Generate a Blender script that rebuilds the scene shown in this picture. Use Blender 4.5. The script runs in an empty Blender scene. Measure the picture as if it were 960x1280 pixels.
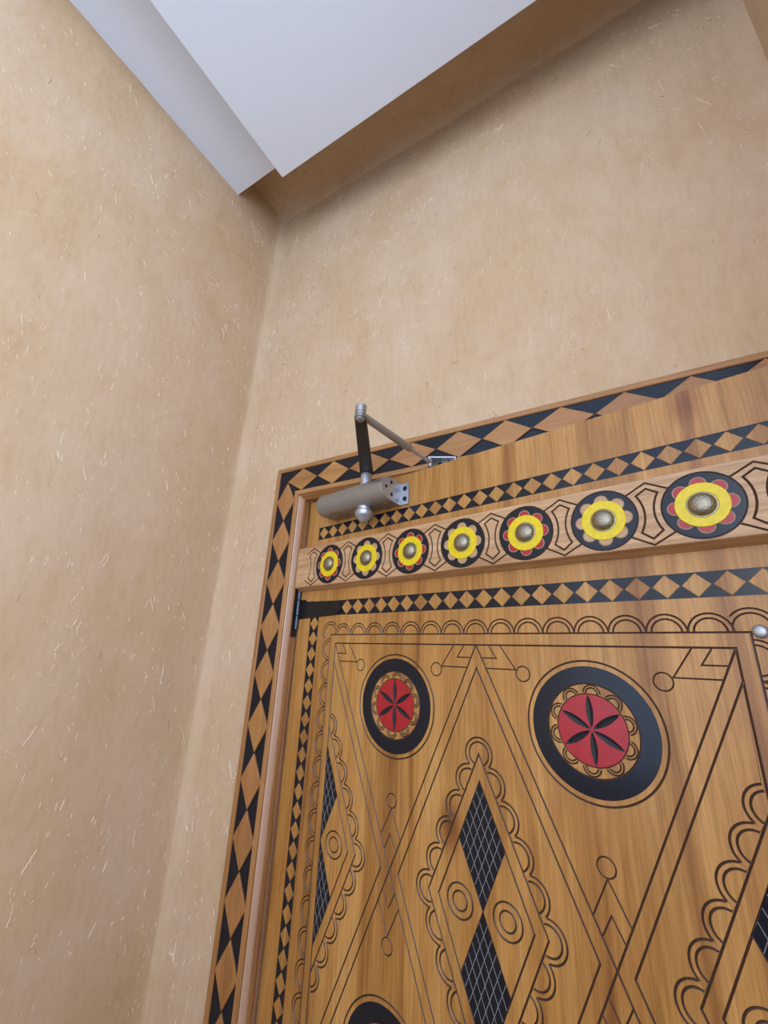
import bpy, bmesh, math, random
import numpy as np
from mathutils import Vector, Matrix, noise
from mathutils.geometry import delaunay_2d_cdt

random.seed(11)
S = bpy.context.scene
C = S.collection
PI = math.pi

# ------------------------------------------------------------------ camera
EYE = 1.6                                   # camera height above the floor
cam_data = bpy.data.cameras.new('camera')
cam = bpy.data.objects.new('camera', cam_data)
C.objects.link(cam)
cam_data.sensor_fit = 'HORIZONTAL'
cam_data.sensor_width = 36.0
cam_data.lens = 36.0 * 532.875 / 960.0
cam_data.clip_start = 0.01
yaw, pitch, roll = map(math.radians, (-31.40352, 19.23204, 2.59745))
fw = Vector((math.sin(yaw) * math.cos(pitch), math.cos(yaw) * math.cos(pitch), math.sin(pitch)))
r0 = Vector((math.cos(yaw), -math.sin(yaw), 0))
u0 = r0.cross(fw)
rt = math.cos(roll) * r0 + math.sin(roll) * u0
up = -math.sin(roll) * r0 + math.cos(roll) * u0
cam.matrix_world = Matrix(((rt.x, up.x, -fw.x, 0), (rt.y, up.y, -fw.y, 0), (rt.z, up.z, -fw.z, EYE), (0, 0, 0, 1)))
S.camera = cam

# ------------------------------------------------------------------ sky, daylight, exposure
world = bpy.data.worlds.new('daylight_sky')
S.world = world
world.use_nodes = True
wn, wl_ = world.node_tree.nodes, world.node_tree.links
wn.clear()
wo = wn.new('ShaderNodeOutputWorld')
bg = wn.new('ShaderNodeBackground')
ramp = wn.new('ShaderNodeValToRGB')
sep = wn.new('ShaderNodeSeparateXYZ')
tc = wn.new('ShaderNodeTexCoord')
mr = wn.new('ShaderNodeMapRange')
mr.inputs[1].default_value = -1
mr.inputs[2].default_value = 1
wl_.new(tc.outputs['Generated'], sep.inputs[0])
wl_.new(sep.outputs['Z'], mr.inputs[0])
wl_.new(mr.outputs[0], ramp.inputs[0])
els = ramp.color_ramp.elements
els[0].position, els[0].color = 0.0, (0.68, 0.92, 1.40, 1)
els[1].position, els[1].color = 1.0, (0.55, 0.72, 1.05, 1)
e = els.new(0.49); e.color = (0.80, 1.02, 1.45, 1)
e = els.new(0.51); e.color = (0.95, 1.06, 1.27, 1)
wl_.new(ramp.outputs[0], bg.inputs[0])
bg.inputs[1].default_value = 1.05
wl_.new(bg.outputs[0], wo.inputs[0])

# daylight through the tall window in the wall behind the camera
win = bpy.data.lights.new('window_daylight', 'AREA')
win.shape = 'RECTANGLE'
win.size, win.size_y = 2.0, 1.4
win.energy = 11
win.color = (0.86, 0.93, 1.0)
wino = bpy.data.objects.new('window_daylight', win)
C.objects.link(wino)
wino.location = (0.55, -1.60, 2.15)
wino.rotation_euler = (math.radians(90), 0, math.radians(26))      # shines towards the corner of the two clay walls

# and through the opening on the right
side = bpy.data.lights.new('side_daylight', 'AREA')
side.shape = 'RECTANGLE'
side.size, side.size_y = 1.3, 1.5
side.energy = 12.5
side.color = (0.82, 0.92, 1.0)
sideo = bpy.data.objects.new('side_daylight', side)
C.objects.link(sideo)
sideo.location = (1.55, -0.15, 1.95)
sideo.rotation_euler = (math.radians(90), 0, math.radians(90))   # shines along -x, towards the left wall

S.view_settings.view_transform = 'Standard'
S.view_settings.look = 'None'
S.view_settings.gamma = 1
S.view_settings.use_curve_mapping = False
S.view_settings.exposure = 0.88

# ------------------------------------------------------------------ materials
def mat(name):
    m = bpy.data.materials.new(name)
    m.use_nodes = True
    n = m.node_tree.nodes
    b = n['Principled BSDF']
    return m, n, m.node_tree.links, b

def nd(n, t, **kw):
    x = n.new(t)
    for k, v in kw.items():
        setattr(x, k, v)
    return x

def mixc(n, l, fac, a, b, mode='MIX'):
    x = nd(n, 'ShaderNodeMix', data_type='RGBA', blend_type=mode)
    for i, v in ((0, fac), (6, a), (7, b)):
        if isinstance(v, (int, float, tuple)):
            x.inputs[i].default_value = v
        else:
            l.new(v, x.inputs[i])
    return x.outputs[2]

def noise_tex(n, l, vec, scale, detail=4, rough=0.55, dist=0.0):
    x = nd(n, 'ShaderNodeTexNoise')
    x.inputs['Scale'].default_value = scale
    x.inputs['Detail'].default_value = detail
    x.inputs['Roughness'].default_value = rough
    x.inputs['Distortion'].default_value = dist
    l.new(vec, x.inputs['Vector'])
    return x

def rampn(n, l, src, stops):
    x = nd(n, 'ShaderNodeValToRGB')
    x.color_ramp.elements[0].position = stops[0][0]
    x.color_ramp.elements[1].position = stops[-1][0]
    for p, c in stops[1:-1]:
        x.color_ramp.elements.new(p)
    for el, (p, c) in zip(x.color_ramp.elements, stops):
        el.color = (*c, 1) if len(c) == 3 else c
    l.new(src, x.inputs[0])
    return x.outputs[0]

def mapped(n, l, scale, rotz=0):
    t = nd(n, 'ShaderNodeTexCoord')
    m = nd(n, 'ShaderNodeMapping')
    m.inputs['Scale'].default_value = scale
    l.new(t.outputs['Object'], m.inputs[0])
    return m.outputs[0]

def bump(n, l, b, h, strength, dist):
    x = nd(n, 'ShaderNodeBump')
    x.inputs['Strength'].default_value = strength
    x.inputs['Distance'].default_value = dist
    l.new(h, x.inputs['Height'])
    l.new(x.outputs[0], b.inputs['Normal'])

def wood(name, light, mid, dark, axis='z', rough=0.42, knots=True, grain=1.0):
    """Planed softwood: long fibres along axis, early and late wood bands, a few knots."""
    m, n, l, b = mat(name)
    k = {'z': (1, 1, 0.06), 'x': (0.06, 1, 1)}[axis]
    v = mapped(n, l, k)
    big = noise_tex(n, l, v, 22, 3, 0.6, 0.6)
    fine = noise_tex(n, l, v, 190, 5, 0.6, 0.3)
    fib = noise_tex(n, l, mapped(n, l, (1, 1, 0.02) if axis == 'z' else (0.02, 1, 1)), 600, 2, 0.5)
    c1 = rampn(n, l, big.outputs['Fac'], [(0.30, dark), (0.47, mid), (0.68, light)])
    c2 = rampn(n, l, fine.outputs['Fac'], [(0.30, (0.62, 0.55, 0.48)), (0.62, (1.0, 1.0, 1.0))])
    c = mixc(n, l, 0.75 * grain, c1, c2, 'MULTIPLY')
    c3 = rampn(n, l, fib.outputs['Fac'], [(0.33, (0.66, 0.58, 0.50)), (0.52, (1, 1, 1))])
    c = mixc(n, l, 0.5 * grain, c, c3, 'MULTIPLY')
    if knots:
        kv = mapped(n, l, (1, 1, 0.55) if axis == 'z' else (0.55, 1, 1))
        vo = nd(n, 'ShaderNodeTexVoronoi')
        vo.inputs['Scale'].default_value = 5.2
        l.new(kv, vo.inputs['Vector'])
        kc = rampn(n, l, vo.outputs['Distance'], [(0.03, (0.26, 0.12, 0.05)), (0.07, (0.62, 0.45, 0.32)), (0.13, (1, 1, 1))])
        c = mixc(n, l, 0.8, c, kc, 'MULTIPLY')
    oi = nd(n, 'ShaderNodeObjectInfo')
    c = mixc(n, l, 1.0, c, oi.outputs['Color'], 'MULTIPLY')
    l.new(c, b.inputs['Base Color'])
    b.inputs['Roughness'].default_value = rough
    b.inputs['Specular IOR Level'].default_value = 0.5
    bump(n, l, b, fine.outputs['Fac'], 0.12, 0.001)
    return m

def paint(name, col, rough=0.3, spec=0.5, wear=None, metal=0.0, bumpy=0.05, scale=60):
    m, n, l, b = mat(name)
    v = mapped(n, l, (1, 1, 1))
    t = noise_tex(n, l, v, scale, 4)
    dark = tuple(x * (0.8 if bumpy else 0.97) for x in col)
    c = rampn(n, l, t.outputs['Fac'], [(0.3, dark), (0.7, col)])
    if wear:
        t2 = noise_tex(n, l, v, 420, 3, 0.7)
        f = rampn(n, l, t2.outputs['Fac'], [(0.66, (0, 0, 0)), (0.74, (1, 1, 1))])
        c = mixc(n, l, f, c, (*wear, 1))
    l.new(c, b.inputs['Base Color'])
    b.inputs['Roughness'].default_value = rough
    b.inputs['Metallic'].default_value = metal
    b.inputs['Specular IOR Level'].default_value = spec
    if bumpy:
        bump(n, l, b, t.outputs['Fac'], bumpy, 0.001)
    return m

def clay(name):
    """Clay and straw plaster: warm ochre, cloudy, brushed upwards, gritty."""
    m, n, l, b = mat(name)
    v = mapped(n, l, (1, 1, 1))
    vs = mapped(n, l, (1, 1, 0.34))
    cloud = noise_tex(n, l, v, 2.6, 4, 0.6, 0.4)
    streak = noise_tex(n, l, vs, 16, 5, 0.62, 0.3)
    fine = noise_tex(n, l, vs, 85, 4, 0.6)
    grit = noise_tex(n, l, v, 240, 3, 0.7)
    c = rampn(n, l, cloud.outputs['Fac'], [(0.30, (0.56, 0.385, 0.222)), (0.52, (0.605, 0.437, 0.283)), (0.72, (0.635, 0.48, 0.34))])
    s = rampn(n, l, streak.outputs['Fac'], [(0.30, (0.92, 0.885, 0.835)), (0.60, (1.0, 1.0, 1.0))])
    c = mixc(n, l, 0.7, c, s, 'MULTIPLY')
    f = rampn(n, l, fine.outputs['Fac'], [(0.28, (0.88, 0.83, 0.77)), (0.55, (1, 1, 1))])
    c = mixc(n, l, 0.6, c, f, 'MULTIPLY')
    g = rampn(n, l, grit.outputs['Fac'], [(0.20, (0.35, 0.24, 0.16)), (0.27, (1, 1, 1))])
    c = mixc(n, l, 0.5, c, g, 'MULTIPLY')
    l.new(c, b.inputs['Base Color'])
    b.inputs['Roughness'].default_value = 0.85
    b.inputs['Specular IOR Level'].default_value = 0.25
    a1 = nd(n, 'ShaderNodeMath', operation='MULTIPLY_ADD')
    l.new(fine.outputs['Fac'], a1.inputs[0]); a1.inputs[1].default_value = 0.45
    l.new(streak.outputs['Fac'], a1.inputs[2])
    a2 = nd(n, 'ShaderNodeMath', operation='MULTIPLY_ADD')
    l.new(grit.outputs['Fac'], a2.inputs[0]); a2.inputs[1].default_value = 0.18
    l.new(a1.outputs[0], a2.inputs[2])
    lum = noise_tex(n, l, v, 38, 3, 0.6)
    a3 = nd(n, 'ShaderNodeMath', operation='MULTIPLY_ADD')
    l.new(lum.outputs['Fac'], a3.inputs[0]); a3.inputs[1].default_value = 0.8
    l.new(a2.outputs[0], a3.inputs[2])
    bump(n, l, b, a3.outputs[0], 0.20, 0.003)
    return m

M = {}
M['clay'] = clay('clay_straw_plaster')
M['straw'] = paint('straw', (0.98, 0.92, 0.78), 0.4, 0.4, bumpy=0)
M['chaff'] = paint('dark_chaff', (0.16, 0.09, 0.045), 0.7, 0.2, bumpy=0)
M['white'] = paint('white_ceiling_paint', (0.765, 0.82, 0.89), 0.8, 0.2, bumpy=0, scale=2)
M['floor'] = paint('pale_stone_floor', (0.20, 0.185, 0.17), 0.5, 0.4, bumpy=0.05, scale=9)
M['door'] = wood('honey_pine', (0.57, 0.312, 0.098), (0.465, 0.226, 0.057), (0.275, 0.110, 0.026), 'z')
M['rail'] = wood('honey_pine_rail', (0.63, 0.395, 0.21), (0.55, 0.32, 0.155), (0.43, 0.23, 0.10), 'x', knots=False)
M['casing_v'] = wood('brown_pine_upright', (0.47, 0.235, 0.085), (0.40, 0.185, 0.06), (0.31, 0.13, 0.04), 'z', 0.38, False, 0.8)
M['casing_h'] = wood('brown_pine_head', (0.47, 0.235, 0.085), (0.40, 0.185, 0.06), (0.31, 0.13, 0.04), 'x', 0.38, False, 0.8)
M['groove'] = paint('burnt_groove', (0.075, 0.036, 0.020), 0.45, 0.5, bumpy=0.0)
M['black'] = paint('black_lacquer', (0.007, 0.010, 0.018), 0.20, 0.36, bumpy=0.03)
M['dull_black'] = paint('dull_black_paint', (0.012, 0.012, 0.016), 0.5, 0.35, bumpy=0.1, scale=200)
M['red'] = paint('red_lacquer', (0.42, 0.014, 0.022), 0.30, 0.5, bumpy=0.03)
M['yellow'] = paint('yellow_paint', (0.80, 0.60, 0.008), 0.38, 0.5, wear=(0.55, 0.40, 0.02), bumpy=0.1, scale=160)
M['stud'] = paint('antique_bronze', (0.36, 0.315, 0.235), 0.36, 0.5, metal=1.0, wear=(0.70, 0.64, 0.52), bumpy=0.9, scale=420)
M['silver'] = paint('silver_grey_enamel', (0.36, 0.355, 0.35), 0.36, 0.5, metal=0.75, bumpy=0, scale=300)
M['bright'] = paint('satin_zinc', (0.50, 0.52, 0.56), 0.38, 0.5, metal=0.75, bumpy=0.02, scale=300)
M['armdark'] = paint('dark_steel_arm', (0.055, 0.047, 0.045), 0.45, 0.4, metal=0.3, bumpy=0.02)
M['hole'] = paint('screw_recess', (0.01, 0.011, 0.014), 0.4, 0.5, metal=0.3, bumpy=0)
M['iron'] = paint('black_painted_iron', (0.007, 0.007, 0.008), 0.36, 0.4, wear=(0.10, 0.10, 0.10), bumpy=0.3, scale=90)
M['pin'] = paint('black_steel_blue_sheen', (0.06, 0.08, 0.11), 0.28, 0.6, metal=0.6, bumpy=0.05)  # black steel with the blue of the daylight put into its colour

# ------------------------------------------------------------------ helpers
def link(name, me, parent=None, color=None):
    o = bpy.data.objects.new(name, me)
    C.objects.link(o)
    if parent is not None:
        o.parent = parent
    o.color = color or (1, 1, 1, 1)
    return o

def empty(name, loc, rz=0.0, parent=None):
    o = bpy.data.objects.new(name, None)
    C.objects.link(o)
    o.empty_display_size = 0.1
    o.location = loc
    o.rotation_euler = (0, 0, rz)
    if parent is not None:
        o.parent = parent
    return o

def mesh_from(name, verts, faces, m, smooth=False):
    me = bpy.data.meshes.new(name)
    me.from_pydata([tuple(map(float, v)) for v in verts], [], [tuple(int(i) for i in f) for f in faces])
    me.materials.append(m)
    if smooth:
        me.polygons.foreach_set('use_smooth', [True] * len(me.polygons))
    me.update()
    return me

def bm_mesh(name, bm, m, smooth=False, angle=None):
    bmesh.ops.recalc_face_normals(bm, faces=bm.faces)
    me = bpy.data.meshes.new(name)
    bm.to_mesh(me)
    bm.free()
    me.materials.append(m)
    if smooth:
        me.polygons.foreach_set('use_smooth', [True] * len(me.polygons))
        if angle is not None:
            me.set_sharp_from_angle(angle=math.radians(angle))
    me.update()
    return me

def box_bm(x0, x1, y0, y1, z0, z1, bev=0.0, seg=2):
    bm = bmesh.new()
    bmesh.ops.create_cube(bm, size=1)
    bmesh.ops.scale(bm, vec=(x1 - x0, y1 - y0, z1 - z0), verts=bm.verts)
    bmesh.ops.translate(bm, vec=((x0 + x1) / 2, (y0 + y1) / 2, (z0 + z1) / 2), verts=bm.verts)
    if bev:
        bmesh.ops.bevel(bm, geom=bm.edges[:], offset=bev, segments=seg, affect='EDGES', profile=0.5)
    return bm

def box(name, m, parent, dims, bev=0.0, color=None, seg=2):
    return link(name, bm_mesh(name, box_bm(*dims, bev, seg), m), parent, color)

def frame_from(axis):
    z = Vector(axis).normalized()
    x = z.orthogonal().normalized()
    return x, z.cross(x), z

def lathe_bm(prof, seg=32, org=(0, 0, 0), axis=(0, 0, 1)):
    """prof: list of (radius, height) along axis."""
    x, y, z = frame_from(axis)
    org = Vector(org)
    bm = bmesh.new()
    rings = []
    for r, h in prof:
        if r < 1e-6:
            rings.append([bm.verts.new(org + z * h)])
        else:
            rings.append([bm.verts.new(org + z * h + (x * math.cos(2 * PI * i / seg) + y * math.sin(2 * PI * i / seg)) * r) for i in range(seg)])
    for a, b in zip(rings, rings[1:]):
        for i in range(seg):
            j = (i + 1) % seg
            if len(a) == 1 and len(b) == 1:
                continue
            if len(a) == 1:
                bm.faces.new((a[0], b[j], b[i]))
            elif len(b) == 1:
                bm.faces.new((a[i], a[j], b[0]))
            else:
                bm.faces.new((a[i], a[j], b[j], b[i]))
    for ring in (rings[0], rings[-1]):
        if len(ring) > 1:
            bm.faces.new(ring)
    return bm

def lathe(name, m, parent, prof, org, axis, seg=32, angle=35):
    return link(name, bm_mesh(name, lathe_bm(prof, seg, org, axis), m, True, angle), parent)

def extrude_poly(pts, axis0, axis1, axisn, d0, d1, org=(0, 0, 0)):
    """Prism of the polygon pts laid in the plane axis0, axis1, from d0 to d1 along axisn."""
    a, b, n, o = Vector(axis0), Vector(axis1), Vector(axisn), Vector(org)
    bm = bmesh.new()
    lo = [bm.verts.new(o + a * p[0] + b * p[1] + n * d0) for p in pts]
    hi = [bm.verts.new(o + a * p[0] + b * p[1] + n * d1) for p in pts]
    bm.faces.new(lo)
    bm.faces.new(hi)
    for i in range(len(pts)):
        j = (i + 1) % len(pts)
        bm.faces.new((lo[i], lo[j], hi[j], hi[i]))
    return bm

# ------------------------------------------------------------------ carving: V-grooves cut into a flat face
def arc(cx, cy, r, a0, a1, n=14):
    return [(cx + r * math.cos(a0 + (a1 - a0) * i / n), cy + r * math.sin(a0 + (a1 - a0) * i / n)) for i in range(n + 1)]

def circle(cx, cy, r, n=48):
    return [(cx + r * math.cos(2 * PI * i / n), cy + r * math.sin(2 * PI * i / n)) for i in range(n)]

class Carver:
    def __init__(self):
        self.v, self.e, self.gr = [], [], []
    def pts(self, p, closed):
        k = len(self.v)
        self.v += [Vector((float(a), float(b))) for a, b in p]
        m = len(p)
        self.e += [(k + i, k + i + 1) for i in range(m - 1)]
        if closed:
            self.e.append((k + m - 1, k))
        return k
    def outline(self, p):
        self.pts(p, True)
    def line(self, p):
        self.pts(p, False)
    def groove(self, gid, p, hw=0.0012, depth=0.0012, closed=False):
        p = [np.array(q, float) for q in p]
        n = len(p)
        L, R = [], []
        for i in range(n):
            a = p[i - 1] if (i > 0 or closed) else None
            b = p[(i + 1) % n] if (i < n - 1 or closed) else None
            ds = []
            if a is not None: ds.append((p[i] - a) / max(np.linalg.norm(p[i] - a), 1e-9))
            if b is not None: ds.append((b - p[i]) / max(np.linalg.norm(b - p[i]), 1e-9))
            ns = [np.array((-d[1], d[0])) for d in ds]
            if len(ns) == 2:
                s = ns[0] + ns[1]
                s /= max(np.linalg.norm(s), 1e-9)
                nn = s / max(s @ ns[0], 0.35)
            else:
                nn = ns[0]
            L.append(p[i] + nn * hw)
            R.append(p[i] - nn * hw)
        self.pts(L, closed); self.pts(p, closed); self.pts(R, closed)
        if not closed:
            k = len(self.v)
            self.pts([L[0], p[0], R[0]], False)
            self.pts([L[-1], p[-1], R[-1]], False)
        for i in range(n if closed else n - 1):
            self.gr.append((gid, *p[i], *p[(i + 1) % n], hw, depth))
    def solve(self):
        vo, eo, fo = delaunay_2d_cdt(self.v, self.e, [], 0, 2e-6)[:3]
        V = np.array([(q[0], q[1]) for q in vo])
        F = np.array(fo)
        cen = V[F].mean(1)
        self.V, self.F, self.cen = V, F, cen
        gid = np.full(len(F), -1)
        best = np.full(len(F), 1.0)
        dep = np.zeros(len(V))
        names = []
        if self.gr:
            for g in self.gr:
                if g[0] not in names: names.append(g[0])
            for g in self.gr:
                A = np.array(g[1:3]); B = np.array(g[3:5]); hw, dp = g[5], g[6]
                lo = np.minimum(A, B) - hw * 1.01; hi = np.maximum(A, B) + hw * 1.01
                d = B - A; L2 = max(d @ d, 1e-12)
                for P, vert in ((cen, False), (V, True)):
                    idx = np.nonzero(((P >= lo) & (P <= hi)).all(1))[0]
                    if not len(idx): continue
                    q = P[idx] - A
                    t = np.clip(q @ d / L2, 0, 1)
                    dist = np.linalg.norm(q - t[:, None] * d, axis=1) / hw
                    if vert:
                        dep[idx] = np.maximum(dep[idx], dp * np.clip(1 - dist, 0, 1))
                    else:
                        ok = (dist < 0.999) & (dist < best[idx])
                        best[idx[ok]] = dist[ok]
                        gid[idx[ok]] = names.index(g[0])
        self.gid, self.dep, self.names = gid, dep, names
        return self
    def mesh(self, name, sel, m, place):
        f = self.F[sel]
        if not len(f): return None
        u, inv = np.unique(f, return_inverse=True)
        inv = inv.reshape(f.shape)
        vv = [place(self.V[i][0], self.V[i][1], self.dep[i]) for i in u]
        return mesh_from(name, vv, inv, m)

def inside_rect(P, a, b, c, d):
    return (P[:, 0] > a) & (P[:, 0] < b) & (P[:, 1] > c) & (P[:, 1] < d)

# ------------------------------------------------------------------ room shell
XL, XR = -0.965, 0.335          # left and right wall faces
YW = 0.763                      # back wall face (the door's wall)
YO = -0.95                      # where the left wall ends; the room is open to daylight behind the camera
YB, XB = -1.7, 1.7              # extent of the floor and ceiling towards the daylight
YR = 0.14                       # the right wall is a short return
ZS, ZU, ZM = EYE + 1.536, EYE + 1.425, EYE + 1.350   # clay soffit, upper and lower white ceiling
YC = 0.569                      # end of the white ceiling

def nz(x, y, z, s, k=0.0):
    return noise.noise(Vector((x * s + k, y * s + 3.7 * k, z * s - k)))

def lump(x, y, z, k):
    return 0.0035 * nz(x, y, z * 0.5, 3.0, k) + 0.0016 * nz(x, y, z * 0.35, 11, k + 5) + 0.0006 * nz(x, y, z * 0.4, 34, k + 9)

def fillet(d, r):
    return 0.0 if d >= r else (r - math.sqrt(max(r * r - (r - d) ** 2, 0)))

def grid_wall(name, a0, a1, b0, b1, step, pos, skip=None, parent=None):
    na, nb = max(2, round((a1 - a0) / step)), max(2, round((b1 - b0) / step))
    vs = [pos(a0 + (a1 - a0) * i / na, b0 + (b1 - b0) * j / nb) for j in range(nb + 1) for i in range(na + 1)]
    fs = []
    for j in range(nb):
        for i in range(na):
            if skip and skip(a0 + (a1 - a0) * (i + 0.5) / na, b0 + (b1 - b0) * (j + 0.5) / nb): continue
            k = j * (na + 1) + i
            fs.append((k, k + 1, k + na + 2, k + na + 1))
    return link(name, mesh_from(name, vs, fs, M['clay'], True), parent)

def structure(o, label):
    o['kind'] = 'structure'
    o['label'] = label
    return o

RF = 0.022
def p_left(y, z):
    return (XL + lump(XL, y, z, 1.3) + fillet(YW - y, RF * (1 + 0.5 * nz(0, 0, z, 6, 2))) , y, z)
def p_back(x, z):
    f = fillet(x - XL, RF) + fillet(XR - x, RF) + fillet(ZS - z, 0.03)
    return (x, YW + lump(x, 0, z, 7.1) * 0.8 - f, z)
def p_soff(x, y):
    return (x, y, ZS + lump(x, y, 0, 12.1) * 1.4 - fillet(YW - y, 0.03))

wall_left = structure(grid_wall('wall_left', YO, YW + 0.004, 0.0, ZS + 0.01, 0.014, lambda a, b: p_left(a, b)),
                      'ochre clay and straw plastered wall on the left')
wall_back = structure(grid_wall('wall_back', XL - 0.004, XR + 0.004, 0.0, ZS + 0.01, 0.0145, lambda a, b: p_back(a, b),
                      skip=lambda x, z: -0.75 < x < 0.255 and z < EYE + 0.43), 'ochre clay and straw plastered wall around and above the carved door')
wall_right = structure(grid_wall('wall_right', YR, YW + 0.004, 0.0, ZS + 0.01, 0.03, lambda y, z: (XR - lump(XR, y, z, 4.2), y, z)),
                       'shaded clay plastered wall meeting the door wall at the top right')
ceiling = structure(empty('ceiling', (0, 0, 0)), 'stepped white ceiling with a clay recess along the door wall')
soffit = grid_wall('clay_soffit', XL - 0.01, XR + 0.01, YC - 0.1, YW + 0.004, 0.02, lambda a, b: p_soff(a, b), parent=ceiling)
soffit['label'] = 'brown clay underside behind the white ceiling edge'
box('upper_panel', M['white'], ceiling, (XL - 0.012, XL + 0.30, YB, YC, ZU, ZU + 0.02), 0.001)['label'] = 'narrow upper step of the white ceiling along the left wall'
box('lower_panel', M['white'], ceiling, (-0.7565, XB, YB, YC, ZM, ZU + 0.018), 0.0015)['label'] = 'broad lower step of the white ceiling'
box('upper_slab', M['white'], ceiling, (XL - 0.05, XB, YB, YW + 0.05, ZS + 0.03, ZS + 0.08))
box('fascia', M['white'], ceiling, (XL - 0.012, XB, YC - 0.13, YC - 0.11, ZU + 0.021, ZS + 0.03))
floor = box('floor', M['floor'], None, (XL - 0.05, XB, YB, YW + 0.9, -0.06, 0.0))
structure(floor, 'pale stone floor of the passage')

structure(box('added_parapet_back', M['clay'], None, (XL + 0.001, XB, -0.86, -0.76, 0.0, 1.22), 0.01), 'unseen low clay parapet added to block low daylight from behind')  # unseen parapet, added to keep low daylight off the lower door and walls
structure(box('added_parapet_right', M['clay'], None, (XB - 0.1, XB, -0.755, YW + 0.3, 0.0, 1.22), 0.01), 'unseen low clay parapet added to block low daylight from the right')  # second unseen parapet, added to cut low light from the right

# straw chopped into the clay
def straw_bits(name, m, parent, spots):
    vs, fs = [], []
    for p, t, nrm, ln, w in spots:
        p, t, nrm = Vector(p), Vector(t).normalized(), Vector(nrm).normalized()
        s = t.cross(nrm).normalized()
        bend = random.uniform(-0.05, 0.05) * ln
        k = len(vs)
        for q, off in ((-0.5, 0), (0, bend), (0.5, 0)):
            c = p + t * (q * ln) + s * off
            ww = w * (1.0 if q == 0 else 0.75)
            vs += [c - s * ww / 2 - nrm * 0.0008, c + s * ww / 2 - nrm * 0.0008, c + nrm * 0.0006]
        for a in (0, 3):
            fs += [(k + a, k + a + 3, k + a + 5, k + a + 2), (k + a + 1, k + a + 2, k + a + 5, k + a + 4), (k + a, k + a + 1, k + a + 4, k + a + 3)]
        fs += [(k, k + 2, k + 1), (k + 6, k + 7, k + 8)]
    o = link(name, mesh_from(name, vs, fs, m), parent)
    o['kind'] = 'stuff'
    return o

def scatter(n, a0, a1, b0, b1, fpos, ta, tb, nrm, ln=(0.006, 0.024), up_bias=0.78, skip=None):
    out = []
    while len(out) < n:
        a, b = random.uniform(a0, a1), random.uniform(b0, b1)
        if random.random() < 0.35 and out:                 # straw falls in loose clusters
            a, b = la + random.gauss(0, 0.012), lb + random.gauss(0, 0.012)
            if not (a0 < a < a1 and b0 < b < b1): continue
        la, lb = a, b
        if skip and skip(a, b): continue
        th = random.gauss(PI / 2, 0.42) if random.random() < up_bias else random.uniform(0, PI)
        L = min(random.expovariate(1 / 0.0075) + ln[0], ln[1] + 0.012)
        if ln[1] > 0.02 and random.random() < 0.05: L = random.uniform(0.028, 0.048)
        out.append((fpos(a, b), Vector(ta) * math.cos(th) + Vector(tb) * math.sin(th), nrm, L, random.uniform(0.0007, 0.0017) * (1 if ln[1] > 0 else 0.6)))
    return out

X, Y, Z = (1, 0, 0), (0, 1, 0), (0, 0, 1)
nodoor = lambda x, z: -0.80 < x < 0.31 and z < EYE + 0.475
straw_bits('straw_flecks', M['straw'], wall_left, scatter(640, -0.25, YW - 0.01, 0.75, 3.02, p_left, Y, Z, X))['label'] = 'chopped straw set in the clay'
straw_bits('straw_flecks', M['straw'], wall_back, scatter(620, XL + 0.01, XR - 0.01, 0.9, ZS - 0.02, p_back, X, Z, (0, -1, 0), skip=nodoor))['label'] = 'chopped straw set in the clay'
straw_bits('straw_flecks', M['straw'], soffit, scatter(60, XL + 0.02, XR - 0.02, YC - 0.02, YW - 0.02, p_soff, X, Y, (0, 0, -1)))
straw_bits('straw_dust', M['straw'], wall_left, scatter(1500, -0.25, YW - 0.01, 0.75, 3.02, p_left, Y, Z, X, (0.0015, -0.005)))
straw_bits('straw_dust', M['straw'], wall_back, scatter(1300, XL + 0.01, XR - 0.01, 0.9, ZS - 0.02, p_back, X, Z, (0, -1, 0), (0.0015, -0.005), skip=nodoor))
straw_bits('chaff_specks', M['chaff'], wall_left, scatter(110, -0.25, YW - 0.01, 0.75, 3.02, p_left, Y, Z, X, (0.002, 0.006)))
straw_bits('chaff_specks', M['chaff'], wall_back, scatter(120, XL + 0.01, XR - 0.01, 0.9, ZS - 0.02, p_back, X, Z, (0, -1, 0), (0.002, 0.006), skip=nodoor))
straw_bits('chaff_specks', M['chaff'], soffit, scatter(70, XL + 0.02, XR - 0.02, YC - 0.02, YW - 0.02, p_soff, X, Y, (0, 0, -1), (0.003, 0.008)))

# ------------------------------------------------------------------ door casing
YF = 0.748
XO_L, XO_R = -0.798, 0.303        # outer edges
TOP = EYE + 0.474
trim = structure(empty('trim_1', ((XO_L + XO_R) / 2, YW, 0)), 'brown timber door casing with a band of black and wood diamonds')
trim_off = Vector(trim.location)
def trim_mesh(name, bm, m, smooth=False, color=None):
    bmesh.ops.translate(bm, vec=-trim_off, verts=bm.verts)
    return link(name, bm_mesh(name, bm, m, smooth, 40 if smooth else None), trim, color)

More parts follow.
